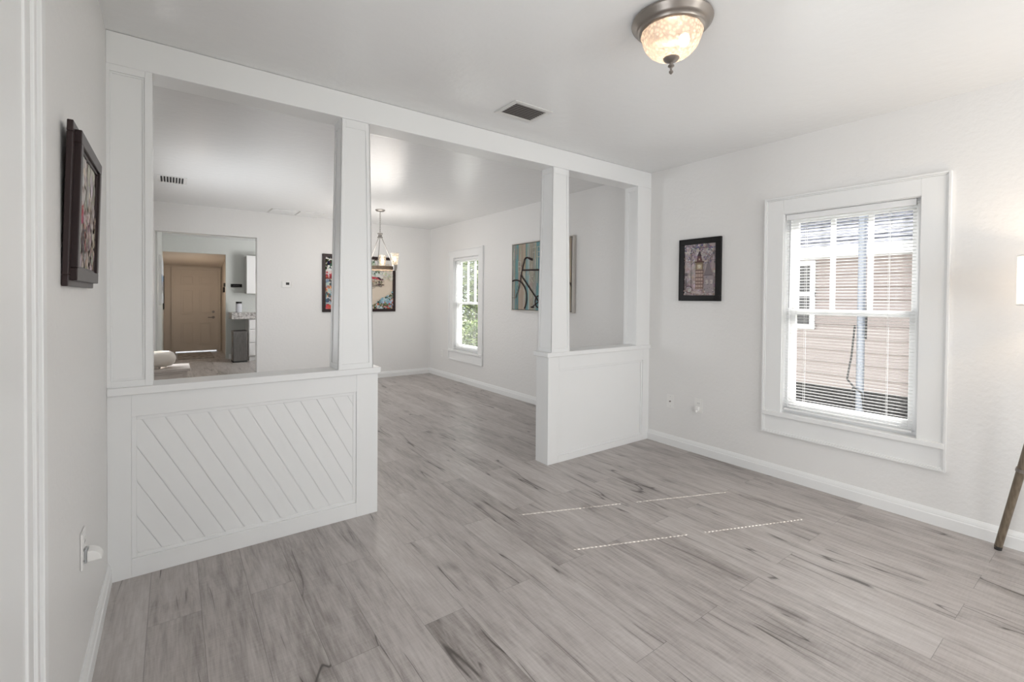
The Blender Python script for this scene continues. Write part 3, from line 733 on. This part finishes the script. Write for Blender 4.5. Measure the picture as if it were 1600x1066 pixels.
# ------------------------------------------------------------------ chandelier (dining room)
kx, ky = 2.222, 6.01
t = thing('chandelier', (kx, ky, H), 'wood ring chandelier with lit glass shades hanging in the dining room', 'chandelier')
B().lathe([(.0, 0), (.062, 0), (.062, -.010), (.05, -.020), (.012, -.026), (.0, -.03)], (kx, ky, H-.001), 28, False).build('canopy', 'nickel', t, smooth=True)
ch = B()
for k in range(11):
    zc = H-.04-.029*k
    pts = [(kx+(.008*math.cos(a) if k % 2 else 0), ky+(0 if k % 2 else .008*math.cos(a)), zc+.019*math.sin(a)) for a in [6.283*i/10 for i in range(11)]]
    ch.path(pts, .0024, 6)
ch.build('chain', 'nickel', t)
zr = 1.668
B().lathe([(.0, .02), (.035, .02), (.035, .008), (.024, .0), (.024, -.022), (.034, -.03), (.034, -.042), (.0, -.046)], (kx, ky, 2.11), 24, False).build('hub', 'nickel', t, smooth=True)
ca = math.atan2(-.5905, .8070)   # towards the right of the picture
for dang in (38, 158, 278):
    a = ca+R_(dang); B().tube((kx+.02*math.cos(a), ky+.02*math.sin(a), 2.08), (kx+.205*math.cos(a), ky+.205*math.sin(a), zr), .005, n=8).build('rod', 'nickel', t)
rg = B().lathe([(.185, .02), (.215, .02), (.215, -.025), (.185, -.025), (.185, .02)], (kx, ky, zr), 56, False).build('wood_ring', 'wood_ring', t)
for dang in (-22, 98, 218):
    a = ca+R_(dang); cx, cy = kx+.236*math.cos(a), ky+.236*math.sin(a)
    arm = B().tube((kx+.215*math.cos(a), ky+.215*math.sin(a), zr-.01), (cx, cy, zr-.03), .009, n=8)
    arm.lathe([(.0, -.04), (.022, -.04), (.03, -.01), (.034, .03), (.030, .035), (.0, .035)], (cx, cy, zr+.005), 18, False)
    ao = arm.build('lamp_cup', 'nickel', t, smooth=True)
    B().lathe([(.036, .0), (.040, .04), (.047, .095), (.052, .155)], (cx, cy, zr+.038), 24, False).build('glass_shade', 'seeded', t, smooth=True)
    B().sphere((cx, cy, zr+.115), .020, .020, .034, 14, 10).build('bulb', 'bulb_c', t, smooth=True)
light('chandelier_bulb_glow', 'POINT', (kx, ky, zr+.10), 13, (1, .95, .90), .32)

# ------------------------------------------------------------------ ceiling registers and access panel
t = thing('ceiling_vent', (1.76, 2.30, H), 'white louvred ceiling vent in the front room, near the beam', 'ceiling vent')
x0, x1, y0, y1 = 1.613, 1.900, 2.185, 2.412
b = B(); bw = .030
frame4(b, lambda u, v, d: (x0+u, y0+v, H-.0005-d), x1-x0, y1-y0, bw, 0, .006); b.build('frame', 'ventmetal', t, bevel=.002)
b = B(); n = 8
for k in range(n):
    yy = y0+bw+(y1-y0-2*bw)*(k+.5)/n
    b.hexa([(x0+bw, yy-.011, H-.008), (x1-bw, yy-.011, H-.008), (x1-bw, yy-.0095, H-.008), (x0+bw, yy-.0095, H-.008)], [(x0+bw, yy+.008, H-.001), (x1-bw, yy+.008, H-.001), (x1-bw, yy+.0095, H-.001), (x0+bw, yy+.0095, H-.001)])
b.build('louvres', 'ventslat', t)
B().box(x0+bw, x1-bw, y0+bw, y1-bw, H-.0012, H-.0004).build('duct', 'duct', t)
t = thing('ceiling_vent', (0, 5.77, H), 'small white ceiling vent with dark slots in the dining room', 'ceiling vent')
x0, x1, y0, y1 = -.118, .115, 5.60, 5.93
b = B(); frame4(b, lambda u, v, d: (x0+u, y0+v, H-.0005-d), x1-x0, y1-y0, .02, 0, .006); b.build('frame', 'ventmetal', t)
b = B()
for k in range(9): xx = x0+.02+(x1-x0-.04)*k/8; b.box(xx-.004, xx+.004, y0+.02, y1-.02, H-.007, H-.001)
b.build('louvres', 'ventmetal', t)
B().box(x0+.02, x1-.02, y0+.02, y1-.02, H-.0011, H-.0004).build('duct', 'dark', t)
t = thing('access_panel', (1.37, 6.99, H), 'white ceiling access panel in two leaves near the far wall', 'ceiling panel')
for (a0, a1) in ((1.065, 1.385), (1.405, 1.70)): B().box(a0, a1, 6.80, 7.17, H-.008, H-.0006).build('panel', 'ceiling', t, bevel=.002)
for xx in (1.058, 1.395, 1.708): B().box(xx-.006, xx+.006, 6.80, 7.17, H-.004, H-.0005).build('gap_strip', 'ventslat', t)

# ------------------------------------------------------------------ outlets, thermostat
def outlet(name, face, yc, zc, label, kind):
    """face: ('x', plane, out)"""
    ax, c, out = face
    t = thing(name, (c, yc, zc), label, 'wall plate')
    def bx(b, d0, d1, a, e, z0, z1): return b.box(c+out*d0, c+out*d1, yc+a, yc+e, zc+z0, zc+z1)
    bx(B(), .0006, .006, -.036, .036, -.058, .058).build('plate', 'plastic', t, bevel=.0015)
    if kind == 'coax':
        b = B().tube((c+out*.006, yc, zc+.0), (c+out*.016, yc, zc+.0), .0065, n=12); b.build('connector', 'bronze', t)
        for zz in (-.042, .042): B().tube((c+out*.0055, yc, zc+zz), (c+out*.0068, yc, zc+zz), .003, n=8).build('screw', 'plastic_grey', t)
    else:
        for zz in (-.0195, .0195):
            rc = bx(B(), .006, .0075, -.016, .016, zz-.014, zz+.014).build('receptacle', 'plastic', t)
            for yy in (-.0065, .0065): bx(B(), .0074, .0078, yy-.001, yy+.001, zz-.003, zz+.006).build('slot', 'dark', rc)
    return t
outlet('coax_plate', ('x', R, -1), 2.460, .388, 'white coax plate low on the right wall, nearest the half wall', 'coax')
outlet('outlet', ('x', R, -1), 2.189, .400, 'white outlet behind a plugged-in charger low on the right wall', 'duplex')
outlet('outlet', ('x', R, -1), 6.753, .380, 'white outlet low on the dining room wall, left of its window', 'duplex')
outlet('outlet', ('x', L, 1), 1.985, .475, 'white outlet holding a night light on the left wall', 'duplex')
t = thing('plug_adapter', (R-.008, 2.189, .38), 'small white plug adapter in the right wall outlet', 'plug')
B().box(R-.034, R-.0082, 2.172, 2.206, .362, .398).build('adapter_body', 'plastic', t, bevel=.006)
B().lathe([(.0, .0), (.011, 0), (.013, .006), (.011, .018), (.0, .021)], (R-.040, 2.189, .352), 16, False).build('bulb_tip', 'plastic', t, smooth=True)
t = thing('night_light', (L+.008, 1.985, .455), 'white plug-in night light on the left wall above the baseboard', 'night light')
B().box(L+.0082, L+.014, 1.967, 2.003, .430, .474).build('base', 'plastic_grey', t, bevel=.002)
b = B(); n = 14; vs = []
for yy in (1.963, 2.007):
    for i in range(n+1):
        a = math.pi/2*i/n; vs.append((L+.0145+.036*math.sin(a), yy, .436+.034*math.cos(a)))
    vs.append((L+.0145, yy, .436))
k = n+2; b.add(vs, [tuple(range(k)), tuple(reversed(range(k, 2*k)))]+[(i, (i+1) % k, k+(i+1) % k, k+i) for i in range(k)])
b.build('shade', 'plastic', t, bevel=.002)
t = thing('thermostat', (1.30, F, 1.453), 'white thermostat with grey display on the far wall', 'thermostat')
B().box(1.243, 1.357, F-.022, F-.0006, 1.408, 1.498).build('body', 'plastic', t, bevel=.004)
B().box(1.292, 1.336, F-.0235, F-.0222, 1.445, 1.480).build('display', 'dark', t)

# ------------------------------------------------------------------ tripod floor lamp
cx, cy = 3.25, .2
t = thing('floor_lamp', (cx, cy, 0), 'tripod floor lamp with wooden legs and white shade beside the right wall', 'floor lamp')
a0 = math.atan2(.44-cy, 3.462-cx); rr = math.hypot(.44-cy, 3.462-cx)-.01
for k in range(3):
    a = a0+k*2*math.pi/3; top = Vector((cx+.03*math.cos(a), cy+.03*math.sin(a), 1.14)); ft = Vector((cx+rr*math.cos(a), cy+rr*math.sin(a), .012))
    lg = B().tube(ft, top, .0155, .019, 20).build('leg', 'lamp_leg', t, smooth=True)
    B().tube(ft-Vector((0, 0, .011)), ft+(top-ft)*.008, .0145, .0158, 16).build('foot_cap', 'dark', lg)
    q = ft+(top-ft)*.385; B().tube(q, q+(top-ft).normalized()*.018, .0205, .0205, 20).build('collar', 'bronze', lg)
    B().tube(q, (cx, cy, q.z+.02), .004, n=8).build('stretcher', 'bronze', t)
B().tube((cx, cy, 1.10), (cx, cy, 1.24), .03, .022, 20).build('socket', 'bronze', t)
B().tube((cx, cy, 1.24), (cx, cy, 1.30), .015, n=16).build('lamp_holder', 'plastic', t)
sh = B(); n = 64; vs = []; fs = []
for z in (1.272, 1.502):
    for i in range(n): a = 2*math.pi*i/n; r = .163+(.0015 if i % 2 else -.0015); vs.append((cx+r*math.cos(a), cy+r*math.sin(a), z))
fs = [(i, (i+1) % n, n+(i+1) % n, n+i) for i in range(n)]; sh.add(vs, fs); sh.build('shade', 'shade', t)
B().torus((cx, cy, 1.502), .163, .003).build('shade_ring', 'vinyl', t)
rg = B().torus((cx, cy, 1.272), .163, .003)
for k in range(3): a = k*2.094; rg.tube((cx, cy, 1.29), (cx+.163*math.cos(a), cy+.163*math.sin(a), 1.275), .002, n=6)
rg.build('shade_ring', 'vinyl', t)
B().sphere((cx, cy, 1.345), .03, .03, .042, 16, 10).build('bulb', 'bulb', t, smooth=True)
light('floor_lamp_bulb_glow', 'POINT', (cx, cy, 1.39), 4, (1, .76, .5), .04)

# ------------------------------------------------------------------ side table and bowl vase in the dining room
x0, x1, y0, y1, zt = -.21, .115, 4.52, 4.86, .70
t = thing('side_table', ((x0+x1)/2, (y0+y1)/2, 0), 'whitewashed wooden side table seen over the left half wall', 'side table')
B().box(x0, x1, y0, y1, zt-.022, zt).build('tabletop', 'table_wood', t, bevel=.003)
b = B().box(x0+.02, x1-.02, y0+.02, y1-.02, zt-.16, zt-.0222); b.build('apron', 'table_wood', t)
B().box(x0+.05, x1-.05, y0+.012, y0+.0198, zt-.145, zt-.045).build('drawer', 'table_wood', t, bevel=.002)
for xx in (x0+.02, x1-.06):
    for yy in (y0+.02, y1-.06): B().box(xx, xx+.04, yy, yy+.04, 0, zt-.161).build('leg', 'table_wood', t, bevel=.002)
vx, vy = -.088, 4.66
t = thing('ceramic_vase', (vx, vy, zt), 'squat cream ceramic bowl vase on the side table', 'vase')
pr = [(.0, .012), (.05, .012), (.085, .020), (.104, .040), (.112, .068), (.108, .095), (.094, .118), (.072, .130), (.066, .131), (.062, .126), (.07, .10), (.0, .09)]
B().lathe(pr, (vx, vy, zt), 48, False).build('body', 'vase', t, smooth=True)
for k in range(3): a = k*2.094+.6; B().sphere((vx+.05*math.cos(a), vy+.05*math.sin(a), zt+.0105), .010, n=10, k=8).build('foot', 'vase', t, smooth=True)

# ------------------------------------------------------------------ kitchen and hall glimpse
t = struct(empty('door_2', (.445, 12.83, 0)), 'beige six-panel back door at the end of the hall', 'door')
dx0, dx1, dz = .05, .84, 1.868; dy = 12.7995
slabm = B().box(dx0-.02, dx1+.02, dy-.0125, dy-.0005, .022, dz)
slabm.build('door_slab', 'hall_door', t)
b = B(); pw = .25
for px in (dx0+.10, dx1-.10-pw):
    for (za, zb) in ((.17, .68), (.86, 1.42), (1.52, 1.74)):
        frame4(b, lambda u, v, d, px=px, za=za: (px+u, dy-.0125-d, za+v), pw, zb-za, .034, 0, .0155); b.box(px+.045, px+pw-.045, dy-.0245, dy-.0125, za+.045, zb-.045)
b.build('door_panels', 'hall_door', t, bevel=.001)
b = B().tube((.765, dy, .91), (.765, dy-.03, .91), .028, n=20).tube((.765, dy, .785), (.765, dy-.02, .785), .030, n=20).tube((.765, dy-.02, .785), (.765, dy-.05, .785), .012, n=12).tube((.765, dy-.048, .785), (.66, dy-.048, .785), .010, n=10); b.build('door_handle', 'bronze', t, smooth=True)
b = B(); b.box(-.02, .029, 12.770, 12.7995, 0, 1.925).box(.861, .908, 12.770, 12.7995, 0, 1.925).box(.029, .861, 12.770, 12.7995, 1.869, 1.925); b.build('casing', 'hall_door', t, bevel=.002)
light('hall_fill', 'POINT', (.40, 11.75, 1.45), 4.2, (1, .84, .68), .12)  # added fill with no fixture, brightens the back hall

t = tag(B().box(.09, .70, 11.35, 12.55, .0005, .012).build('door_mat', 'rug', None, bevel=.004), 'mottled grey mat on the floor before the back door', 'mat')
t = thing('key_rack', (.92, 12.0, 1.5), 'black key rack with hooks on the hall right wall', 'key rack')
B().box(.908, .9245, 11.75, 12.05, 1.48, 1.56).build('board', 'black', t)
for yy in (11.80, 11.90, 12.0): B().tube((.905, yy, 1.47), (.905, yy, 1.36), .012, n=8).build('key', 'black', t)
t = tag(B().box(-.1545, -.135, 11.55, 12.1, 1.0, 1.68).build('wall_board', 'black', None, bevel=.003), 'tall black board on the left wall of the hall', 'wall board')

t = thing('trash_can', (1.055, 10.44, 0), 'stainless steel trash can beside the kitchen cabinet', 'trash can')
b = B()
def rrect(x0, x1, y0, y1, r, z, n=5):
    out = []
    for (qx, qy, a0) in ((x1-r, y1-r, 0), (x0+r, y1-r, 90), (x0+r, y0+r, 180), (x1-r, y0+r, 270)):
        for i in range(n+1): a = R_(a0+90*i/n); out.append((qx+r*math.cos(a), qy+r*math.sin(a), z))
    return out
def loft(b, loops):
    n = len(loops[0]); vs = [v for l in loops for v in l]
    b.add(vs, [(k*n+i, k*n+(i+1) % n, (k+1)*n+(i+1) % n, (k+1)*n+i) for k in range(len(loops)-1) for i in range(n)]+[tuple(reversed(range(n))), tuple(range((len(loops)-1)*n, len(loops)*n))])
loft(b, [rrect(.935, 1.175, 10.32, 10.62, .03, .03), rrect(.935, 1.175, 10.32, 10.62, .03, .575)]); b.build('body', 'steel', t, smooth=True)
b = B(); loft(b, [rrect(.930, 1.180, 10.315, 10.625, .03, .5755), rrect(.930, 1.180, 10.315, 10.625, .03, .60), rrect(.95, 1.16, 10.34, 10.60, .03, .615)]); b.build('lid', 'steel', t, smooth=True)
b = B(); loft(b, [rrect(.93, 1.18, 10.31, 10.63, .03, 0), rrect(.93, 1.18, 10.31, 10.63, .03, .0295)]); b.build('base', 'dark', t)

t = thing('base_cabinet', (1.7, 10.7, 0), 'white kitchen base cabinet with drawers, right of the trash can', 'cabinet')
B().box(1.212, 2.4, 10.46, 11.069, .09, .829).build('body', 'cabinet', t)
B().box(1.23, 2.4, 10.50, 11.069, 0, .0895).build('toe_kick', 'cabinet', t)
for (za, zb) in ((.11, .36), (.37, .62), (.63, .81)):
    dr = B().box(1.222, 1.62, 10.440, 10.4595, za, zb); frame4(dr, lambda u, v, d, za=za: (1.222+u, 10.44-d, za+v), .398, zb-za, .045, 0, .006); d_ = dr.build('drawer', 'cabinet', t, bevel=.001)
    B().tube((1.36, 10.425, (za+zb)/2), (1.48, 10.425, (za+zb)/2), .005, n=8).build('handle', 'nickel', d_)
tag(B().box(.925, 2.42, 10.42, 11.068, .8295, .955).build('countertop', 'granite', None, bevel=.004), 'speckled grey granite countertop overhanging the trash can', 'countertop')
t = thing('wall_cabinet', (1.6, 10.9, 1.33), 'white wall cabinet hung above the kitchen counter', 'cabinet')
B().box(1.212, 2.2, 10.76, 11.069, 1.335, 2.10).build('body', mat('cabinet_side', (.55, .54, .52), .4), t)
dr = B().box(1.212, 1.60, 10.74, 10.7595, 1.335, 2.10); frame4(dr, lambda u, v, d: (1.212+u, 10.74-d, 1.335+v), .388, .765, .055, 0, .005); dr.build('door', 'cabinet', t)
dr = B().box(1.605, 2.0, 10.74, 10.7595, 1.335, 2.10); frame4(dr, lambda u, v, d: (1.605+u, 10.74-d, 1.335+v), .395, .765, .055, 0, .005); dr.build('door', 'cabinet', t)
t = thing('canister', (1.07, 10.75, .956), 'pale kitchen canister with black lid on the granite counter', 'canister')
B().lathe([(.0, .0005), (.052, .0005), (.055, .01), (.055, .165), (.045, .175), (.0, .178)], (1.075, 10.75, .9555), 24, False).build('jar', mat('pale_jar', (.60, .60, .64), .25), t, smooth=True)
B().lathe([(.0, .179), (.053, .179), (.053, .212), (.0, .214)], (1.075, 10.75, .9555), 24, False).build('lid', 'black', t)
t = thing('wall_sign', (1.06, 11.07, 1.49), 'small black sign with a line of dim lettering on the grey kitchen wall', 'sign')
B().box(.962, 1.162, 11.055, 11.0695, 1.463, 1.528).build('board', 'black', t)
# the writing is too small to read in the photograph: a row of fine uneven grey strokes
b = B()
for k in range(22):
    xx = 1.004+k*.0052; hh = random.choice((.006, .009, .012, .015))*(.8 if k > 13 else 1); b.box(xx, xx+.0018, 11.0538, 11.0548, 1.4955-.005, 1.4955-.005+hh)
b.box(1.004, 1.120, 11.0538, 11.0548, 1.4905, 1.4925)
b.build('lettering', mat('dim_grey_ink', (.22, .22, .23), .5), t)
t = thing('wall_canvas', (-.15, 9.0, 1.1), 'white and blue canvas on the left kitchen wall', 'canvas picture')
B().box(-.1545, -.125, 8.3, 9.9, 1.15, 1.86).build('stretcher', 'plastic', t)
p = Paint((-.1245, 8.3, 1.15), (0, 1, 0), (0, 0, 1), 1.6, .71)
p.rect(0, 1, 0, 1, (.62, .63, .64)); p.rect(0, 1, .42, .62, (.22, .30, .42)); p.scatter(0, 1, .3, .5, 50, .02, .05, [(.25, .2, .22), (.5, .5, .52)]); p.build('canvas', t)

# ------------------------------------------------------------------ outside: neighbour's house, pole, planting
struct(B().box(R+.14, 40, -25, 45, -.72, -.60).build('ground', 'ground'), 'patchy grass ground outside', 'ground')
nx = 6.5
t = thing('neighbor_house', (nx+2, 1.5, -.6), 'beige lap-sided house with grey shingle roof outside the near window', 'house')
b = B(); z = .24; cs = .152
y0, y1 = -4.0, 7.4
while z < 1.90:
    b.hexa([(nx-.026, y0, z), (nx-.026, y1, z), (nx+.1, y1, z), (nx+.1, y0, z)], [(nx, y0, z+cs), (nx, y1, z+cs), (nx+.1, y1, z+cs), (nx+.1, y0, z+cs)]); z += cs
b.build('siding', 'sidings', t)
B().box(nx+.1, nx+5, y0, y1, -.6, 1.85).build('wall', 'sidings', t)
B().box(nx+.03, nx+.08, y0, y1, -.6, .239).build('skirting', 'skirting', t)
B().box(nx-.30, nx-.27, y0-.3, y1+.3, 1.80, 1.91).box(nx-.27, nx+.0, y0-.3, y1+.3, 1.80, 1.815).build('fascia', 'vinyl', t)
b = B(); sl = .42
x0_ = nx-.33; x1_ = nx+3.2
n = 22
for k in range(n):
    xa = x0_+(x1_-x0_)*k/n; xb = x0_+(x1_-x0_)*(k+1)/n+.03; za = 1.915+(xa-x0_)*sl; zb = 1.915+(xb-x0_)*sl-.012
    b.hexa([(xa, y0-.35, za), (xa, y1+.35, za), (xb, y1+.35, zb), (xb, y0-.35, zb)], [(xa, y0-.35, za+.016), (xa, y1+.35, za+.016), (xb, y1+.35, zb+.012), (xb, y0-.35, zb+.012)])
b.build('roof', 'shingle', t)
wf = B(); frame4(wf, lambda u, v, d: (nx-.025-d, 3.42-u, .93+v), .98, .86, .055, -.01, .02); wf.box(nx-.042, nx-.02, 2.44, 3.42, 1.34, 1.39)
wo = wf.build('window_frame', 'vinyl', t)
B().box(nx-.032, nx-.027, 2.48, 3.38, .98, 1.75).build('pane', 'dark_glass', wo)

t = thing('utility_pole', (5.4, 1.632, -.6), 'grey metal utility mast with hanging cables outside the near window', 'pole')
B().tube((5.4, 1.632, -.6), (5.4, 1.632, 3.4), .033, n=16).build('pole', 'pole', t, smooth=True)
b = B(); pts = [(5.36, 1.57+.01*math.sin(k*.9), 2.9-.22*k) for k in range(10)]; b.path(pts, .008, 6); b.build('cable', 'cable', t)
b = B(); b.path([(5.36, 1.67, 1.05), (5.35, 1.69, .75), (5.34, 1.72, .52), (5.35, 1.66, .44), (5.35, 1.60, .40), (5.34, 1.58, .25)], .008, 6); b.path([(5.35, 1.66, .46), (5.33, 1.70, .38), (5.34, 1.73, .2), (5.34, 1.76, 0)], .007, 6); b.build('cable', 'cable', t)

def shrub(x, y, r, h, label, nleaf=420, base=-.6):
    t = thing('shrub', (x, y, base), label, 'shrub', 'shrubs outside the dining room window')
    st = B()
    for k in range(5):
        a = k*1.257; st.tube((x, y, base), (x+.4*r*math.cos(a), y+.4*r*math.sin(a), base+h*.6), .02, .012, 6)
    st.build('stem', 'bark', t)
    lf = B()
    for _ in range(nleaf):
        u = random.gauss(0, 1); v = random.gauss(0, 1); w_ = random.gauss(0, 1); l = math.sqrt(u*u+v*v+w_*w_); q = random.random()**.4
        c = Vector((x+r*q*u/l, y+r*q*v/l, base+h*.58+h*.42*q*w_/l)); d1 = Vector((random.uniform(-1, 1), random.uniform(-1, 1), random.uniform(-1, 1))).normalized(); d2 = d1.orthogonal().normalized()
        s = random.uniform(.05, .10)*(1.5 if h > 2 else 1); lf.add([c-d1*s, c+d2*s*.4, c+d1*s, c-d2*s*.4], [(0, 1, 2, 3)])
    lf.build('foliage', 'leaf', t); return t
for i, (x, y, r, h) in enumerate([(6.9, 11.0, .6, 1.3), (8.3, 13.3, .85, 3.9), (10.6, 16.6, 1.2, 4.6), (7.6, 15.8, .9, 2.2)]):
    shrub(x, y, r, h, 'leafy green shrub or small tree outside the dining room window', 1500)
